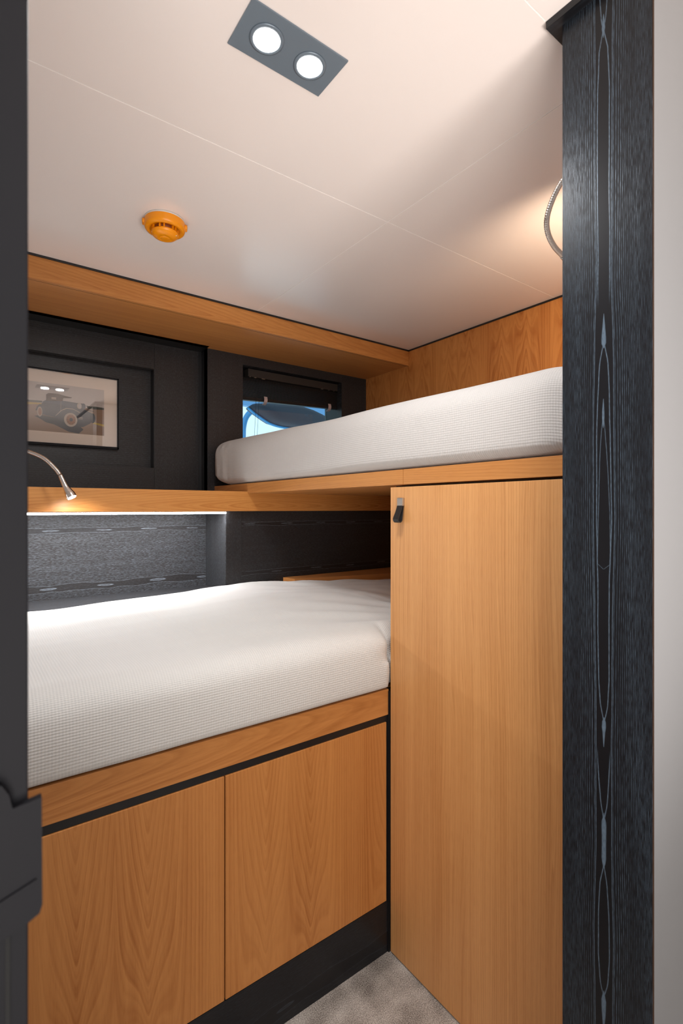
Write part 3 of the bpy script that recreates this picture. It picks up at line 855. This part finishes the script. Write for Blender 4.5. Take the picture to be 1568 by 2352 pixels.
flat([(0.13, 0.4120), (0.16, 0.416), (0.19, 0.413), (0.231, 0.4148), (0.231, 0.4084), (0.13, 0.4044)], 6, 2)
flat([(0.385, 0.4148), (0.40, 0.413), (0.42, 0.4145), (0.4511, 0.4128), (0.4511, 0.4046), (0.39, 0.402)], 6, 2)
flat([(0.4086, 0.351), (0.4511, 0.3444), (0.4511, 0.3362), (0.4086, 0.3442)], 5, 2)
flat([(0.2047, 0.3543), (0.231, 0.3597), (0.3035, 0.352), (0.3601, 0.3314), (0.3745, 0.3167), (0.3577, 0.2992), (0.3222, 0.3039), (0.2714, 0.3279), (0.2444, 0.3329), (0.2266, 0.3439)], 8, 3)
flat([(0.2299, 0.4057), (0.2444, 0.4178), (0.2943, 0.4242), (0.3505, 0.4208), (0.3745, 0.4211), (0.3793, 0.3976), (0.4086, 0.3840), (0.4100, 0.3639), (0.4000, 0.3442), (0.3742, 0.3276), (0.3505, 0.3251), (0.3222, 0.33), (0.2714, 0.3564), (0.231, 0.3623), (0.2222, 0.3767)], 2, 4)
flat([(0.2299, 0.4100), (0.2444, 0.4200), (0.2943, 0.4248), (0.3529, 0.4180), (0.3500, 0.4060), (0.3333, 0.4010), (0.2900, 0.4070), (0.2500, 0.4090)], 9, 5)
flat([(0.2444, 0.441), (0.2522, 0.4472), (0.2828, 0.4488), (0.3105, 0.4433), (0.3327, 0.441), (0.3316, 0.4374), (0.3035, 0.4346), (0.3001, 0.4223), (0.2444, 0.4165)], 3, 6)
flat([(0.3035, 0.4319), (0.3269, 0.4363), (0.3287, 0.4239), (0.3035, 0.4228)], 0, 7)
flat([(0.2624, 0.4331), (0.2783, 0.4339), (0.2783, 0.4248), (0.2624, 0.4248)], 4, 7)
flat([(0.2750, 0.3606), (0.2943, 0.385), (0.3128, 0.3964), (0.3363, 0.3965), (0.3625, 0.3849), (0.3601, 0.3830), (0.3363, 0.3940), (0.3145, 0.3940), (0.2960, 0.3830), (0.2780, 0.3620)], 4, 7)
flat([(0.209, 0.3751), (0.2134, 0.3909), (0.2222, 0.4009), (0.2322, 0.4009), (0.2299, 0.3929), (0.22, 0.3904), (0.2145, 0.3758)], 8, 7)
flat([(0.2946, 0.4205), (0.2955, 0.4205), (0.2946, 0.3800), (0.2938, 0.3800)], 4, 7)
ell(0.3290, 0.3515, 0.0235, 0.0275, 4, 8); ell(0.3300, 0.3520, 0.0165, 0.0205, 7, 9); ell(0.3305, 0.3522, 0.0060, 0.0075, 8, 10)
for i in range(10):
    a = 2 * math.pi * i / 10
    flat([(0.3303 + 0.004 * math.cos(a), 0.3521 + 0.005 * math.sin(a)), (0.3300 + 0.0155 * math.cos(a - 0.06), 0.3520 + 0.0195 * math.sin(a - 0.06)), (0.3300 + 0.0155 * math.cos(a + 0.06), 0.3520 + 0.0195 * math.sin(a + 0.06))], 3, 10)
ell(0.2233, 0.3722, 0.0085, 0.0192, 4, 8); ell(0.2238, 0.3722, 0.0058, 0.0142, 7, 9)
ell(0.4080, 0.3658, 0.0100, 0.0200, 8, 8)
ell(0.3600, 0.4100, 0.0090, 0.0120, 4, 8); ell(0.3612, 0.4098, 0.0060, 0.0088, 0, 9); ell(0.3750, 0.4110, 0.0075, 0.0110, 9, 8)
flat([(0.3560, 0.3650), (0.3720, 0.3640), (0.3720, 0.3628), (0.3560, 0.3636)], 4, 8)
flat([(0.3560, 0.3600), (0.3720, 0.3590), (0.3720, 0.3578), (0.3560, 0.3586)], 4, 8)
flat([(0.3860, 0.3990), (0.4120, 0.3950), (0.4120, 0.3930), (0.3860, 0.3960)], 8, 8)
mb.build('print', pm, pf, recalc=False)
MB().box(FX0 + 0.004, FX1 - 0.004, 2.2340, 2.2350, FZ0 + 0.004, FZ1 - 0.004).build('glass', M['glass'], pf)

# ------------------------------------------------------------------ smoke detector
SX, SY = 0.430, 1.382
sd = thing('smoke_detector', (SX, SY, CE), 'bright orange round smoke detector on the ceiling', 'smoke detector')
R = 0.0525
MB().lathe([(0.0, CE), (R * 0.99, CE), (R * 0.99, CE - 0.005), (0.0, CE - 0.005)], SX, SY).build('mounting_plate', M['whiteplastic'], sd)
mb = MB()
mb.lathe([(0.0, CE - 0.005), (R, CE - 0.005), (R, CE - 0.0058), (R, CE - 0.0205), (R - 0.0003, CE - 0.022), (R - 0.002, CE - 0.0265), (R - 0.007, CE - 0.0285), (R - 0.0115, CE - 0.028), (R - 0.0145, CE - 0.025), (R - 0.016, CE - 0.023), (0, CE - 0.023)], SX, SY)
mb.build('body', M['orange'], sd)
MB().lathe([(0.030, CE - 0.023), (0.030, CE - 0.0375), (0.0, CE - 0.0375)], SX, SY).build('vent_core', M['orange_dark'], sd)
mb = MB()
for i in range(12):
    a = 2 * math.pi * (i + 0.3 + (0.35 if i % 2 else 0)) / 12
    c_, s_ = math.cos(a), math.sin(a)
    w2 = 0.0018; r0, r1 = 0.0290, 0.0345
    q = []
    for zz in (CE - 0.023, CE - 0.0375):
        for rr, ss in ((r0, -w2), (r1, -w2), (r1 - (0.001 if zz < CE - 0.03 else 0), w2), (r0, w2)):
            q.append((SX + rr * c_ - ss * s_, SY + rr * s_ + ss * c_, zz))
    mb.add(q, [[0, 1, 2, 3], [7, 6, 5, 4], [0, 4, 5, 1], [1, 5, 6, 2], [2, 6, 7, 3], [3, 7, 4, 0]])
mb.build('vent_ribs', M['orange'], sd)
mb = MB()
mb.lathe([(0.0, CE - 0.0335), (0.0345, CE - 0.0335), (0.0350, CE - 0.0360), (0.0335, CE - 0.0400), (0.0290, CE - 0.0440), (0.0210, CE - 0.0475), (0.0140, CE - 0.0485), (0.0130, CE - 0.0478), (0.0115, CE - 0.0490), (0.0060, CE - 0.0500), (0.0, CE - 0.0502)], SX, SY)
mb.build('dome', M['orange'], sd)
for a in (math.radians(-18), math.radians(162)):
    cx, cy = SX + (R + 0.001) * math.cos(a), SY + (R + 0.001) * math.sin(a)
    mb = MB()
    for dd in (-0.005, 0.005):
        mx, my = cx - dd * math.sin(a), cy + dd * math.cos(a)
        mb.lathe([(0, CE - 0.006), (0.0042, CE - 0.0065), (0.0048, CE - 0.012), (0.004, CE - 0.017), (0.0, CE - 0.0185)], mx, my, n=16)
    mb.build('lug', M['orange'], sd)
MB().lathe([(0, CE - 0.0405), (0.0016, CE - 0.0412), (0.0014, CE - 0.0428), (0, CE - 0.0434)], SX + 0.024, SY - 0.020, n=12).build('indicator', M['whiteplastic'], sd)

# ------------------------------------------------------------------ ceiling light
cl = thing('ceiling_light', (0.4407, 0.7435, CE), 'rectangular grey twin downlight set in the ceiling, both lamps lit', 'ceiling light')
LX = (0.398, 0.4825); LY = 0.744
mb = MB()
fx0, fx1, fy0, fy1 = 0.349, 0.532, 0.697, 0.7905
mb.box(fx0, fx1, fy0, fy1, CE - 0.0030, CE, b=0.0008)
mb.build('plate', M['fixture'], cl)
for lx in LX:
    rg = MB().lathe([(0.0225, CE - 0.003), (0.0285, CE - 0.003), (0.0285, CE - 0.0045), (0.0265, CE - 0.0055), (0.0225, CE - 0.0055), (0.0225, CE - 0.003)], lx, LY).build('lamp_ring', M['fixture'], cl)
    MB().lathe([(0.0, CE - 0.0032), (0.0224, CE - 0.0032), (0.0224, CE - 0.0048), (0.015, CE - 0.0062), (0.0, CE - 0.0068)], lx, LY, n=40).build('lens', M['lampglow'], rg)

# ------------------------------------------------------------------ gooseneck reading lamps
def goose(name, path, head_pts, label, group, base_at, base_dir, rad=0.0062):
    t = thing(name, base_at, label, 'reading lamp', group)
    pts = catmull(path, 12)
    # resample densely and give the metal hose its ribs
    fine = []; acc = 0
    for a, b2 in zip(pts, pts[1:]):
        n_ = max(1, int((b2 - a).length / 0.0007))
        for k in range(n_): fine.append(a.lerp(b2, k / n_))
    fine.append(pts[-1])
    rr = []; acc = 0
    for i, p in enumerate(fine):
        if i: acc += (p - fine[i - 1]).length
        rr.append(rad * (0.90 + 0.10 * abs(math.cos(math.pi * acc / 0.0042))))
    MB().tube(fine, rr, 14).build('neck', M['chrome'], t)
    hp = [Vector(p) for p in head_pts[0]]
    h = MB().tube(catmull(hp, 6), [head_pts[1][min(int(i / 6), len(head_pts[1]) - 1)] + (head_pts[1][min(int(i / 6) + 1, len(head_pts[1]) - 1)] - head_pts[1][min(int(i / 6), len(head_pts[1]) - 1)]) * ((i % 6) / 6) for i in range(len(catmull(hp, 6)))], 24).build('lamp_head', M['chrome'], t)
    d = (hp[-1] - hp[-2]).normalized()
    MB().tube([hp[-1] - d * 0.001, hp[-1] + d * 0.0012], head_pts[1][-1] * 0.82, 24).build('lens', M['lampglow'], h)
    bd = Vector(base_dir)
    bp = Vector(base_at)
    MB().tube([bp, bp + bd * 0.012, bp + bd * 0.014], [0.022, 0.022, 0.018], 32).build('wall_plate', M['chrome'], t)
    return t, hp[-1], d
pathL = [(-0.309, 1.80, 0.15), (-0.20, 1.83, 0.185), (-0.05, 1.84, 0.203), (0.05, 1.82, 0.198), (0.1197, 1.7789, 0.1788), (0.1457, 1.7596, 0.1697), (0.1821, 1.7326, 0.1503), (0.2093, 1.712, 0.1199), (0.2215, 1.7020, 0.1000)]
headL = ([(0.2215, 1.7020, 0.1000), (0.2290, 1.6960, 0.0800), (0.2360, 1.6920, 0.0622), (0.2450, 1.6870, 0.0440), (0.2500, 1.6835, 0.0330)], [0.0066, 0.0072, 0.0085, 0.0135, 0.0145])
t, p, d = goose('reading_lamp', pathL, headL, 'steel gooseneck reading lamp bending down in front of the shelf below the picture', 'gooseneck reading lamps', (-0.31, 1.80, 0.15), (1, 0, 0))
light('reading_spot', 'SPOT', tuple(p + d * 0.004), 3.6, (1, 0.95, 0.88), 0.008, aim=(0.1, 0.55, -0.8), spot=125, blend=1.0)
pathR = [(1.00, 0.4345, 0.70), (0.985, 0.47, 0.705), (0.960, 0.5118, 0.6853), (0.9490, 0.5412, 0.6528), (0.9515, 0.5641, 0.628), (0.9601, 0.5827, 0.5999), (0.98, 0.5928, 0.5794), (1.009, 0.5962, 0.5624), (1.040, 0.595, 0.551)]
headR = ([(1.040, 0.595, 0.551), (1.065, 0.596, 0.546), (1.090, 0.600, 0.545), (1.112, 0.606, 0.548), (1.124, 0.611, 0.551)], [0.0066, 0.0072, 0.0085, 0.0135, 0.0145])
t, p, d = goose('reading_lamp', pathR, headR, 'steel gooseneck reading lamp curving out behind the black post above the upper bunk', 'gooseneck reading lamps', (1.00, 0.4345, 0.70), (0, 1, 0), rad=0.0058)
light('reading_spot', 'SPOT', tuple(p + d * 0.004), 11.5, (1, 0.76, 0.55), 0.012, aim=(1, 0.35, 0.30), spot=150, blend=1.0)

# ------------------------------------------------------------------ doorway: right post, collar, left jamb with latch keeper
PX = 0.7595
o = MB().box(PX, 0.7602, 0.3035, 0.4005, FL, CE - 0.012).box(PX, 0.7995, 0.4005, 0.4345, FL, CE - 0.012, b=0.0).build('trim_2', M['post'])
struct(o, 'black brushed-wood door post with pale grain lines')
mb = MB()
mb.prism([(0.744, 0.4535), (0.744, -0.30), (PX + 0.002, -0.30), (PX + 0.002, 0.4345), (1.70, 0.4345), (1.70, 0.4535)], 'z', CE - 0.012, CE - 0.0005)
mb.box(PX, 0.80, 0.302, 0.4345, CE - 0.012, CE - 0.0005)
struct(mb.build('trim_3', M['eb_plinth']), 'black ceiling trim mitred around the door post')
jb = struct(MB().box(-0.06, 0.0250, 0.302, 0.4200, FL, CE, b=0.0008).build('door_1', M['plasticblack'], origin=(0, 0.36, FL)), 'dark door jamb at the left edge')
lk = MB()
lk.prism([(-0.02, -0.140), (0.008, -0.134), (0.0135, -0.136), (0.0165, -0.1415), (0.0180, -0.1487), (0.0248, -0.1480), (0.0305, -0.1470), (0.0308, -0.2020), (0.0295, -0.2060), (0.0245, -0.2085), (0.0225, -0.2095), (-0.02, -0.222)], 'y', 0.2975, 0.3018)
lko = lk.build('latch_keeper', M['plasticblack'], jb)
lko['label'] = 'black metal latch keeper'
MB().prism([(-0.02, -0.1955), (0.012, -0.1925), (0.028, -0.1875), (0.028, -0.1890), (0.012, -0.1945), (-0.02, -0.1975)], 'y', 0.2965, 0.2976).build('edge_lip', M['plasticblack'], lko)
MB().box(0.0152, 0.0172, 0.3012, 0.3022, -0.45, -0.212).build('groove', M['gap'], jb)
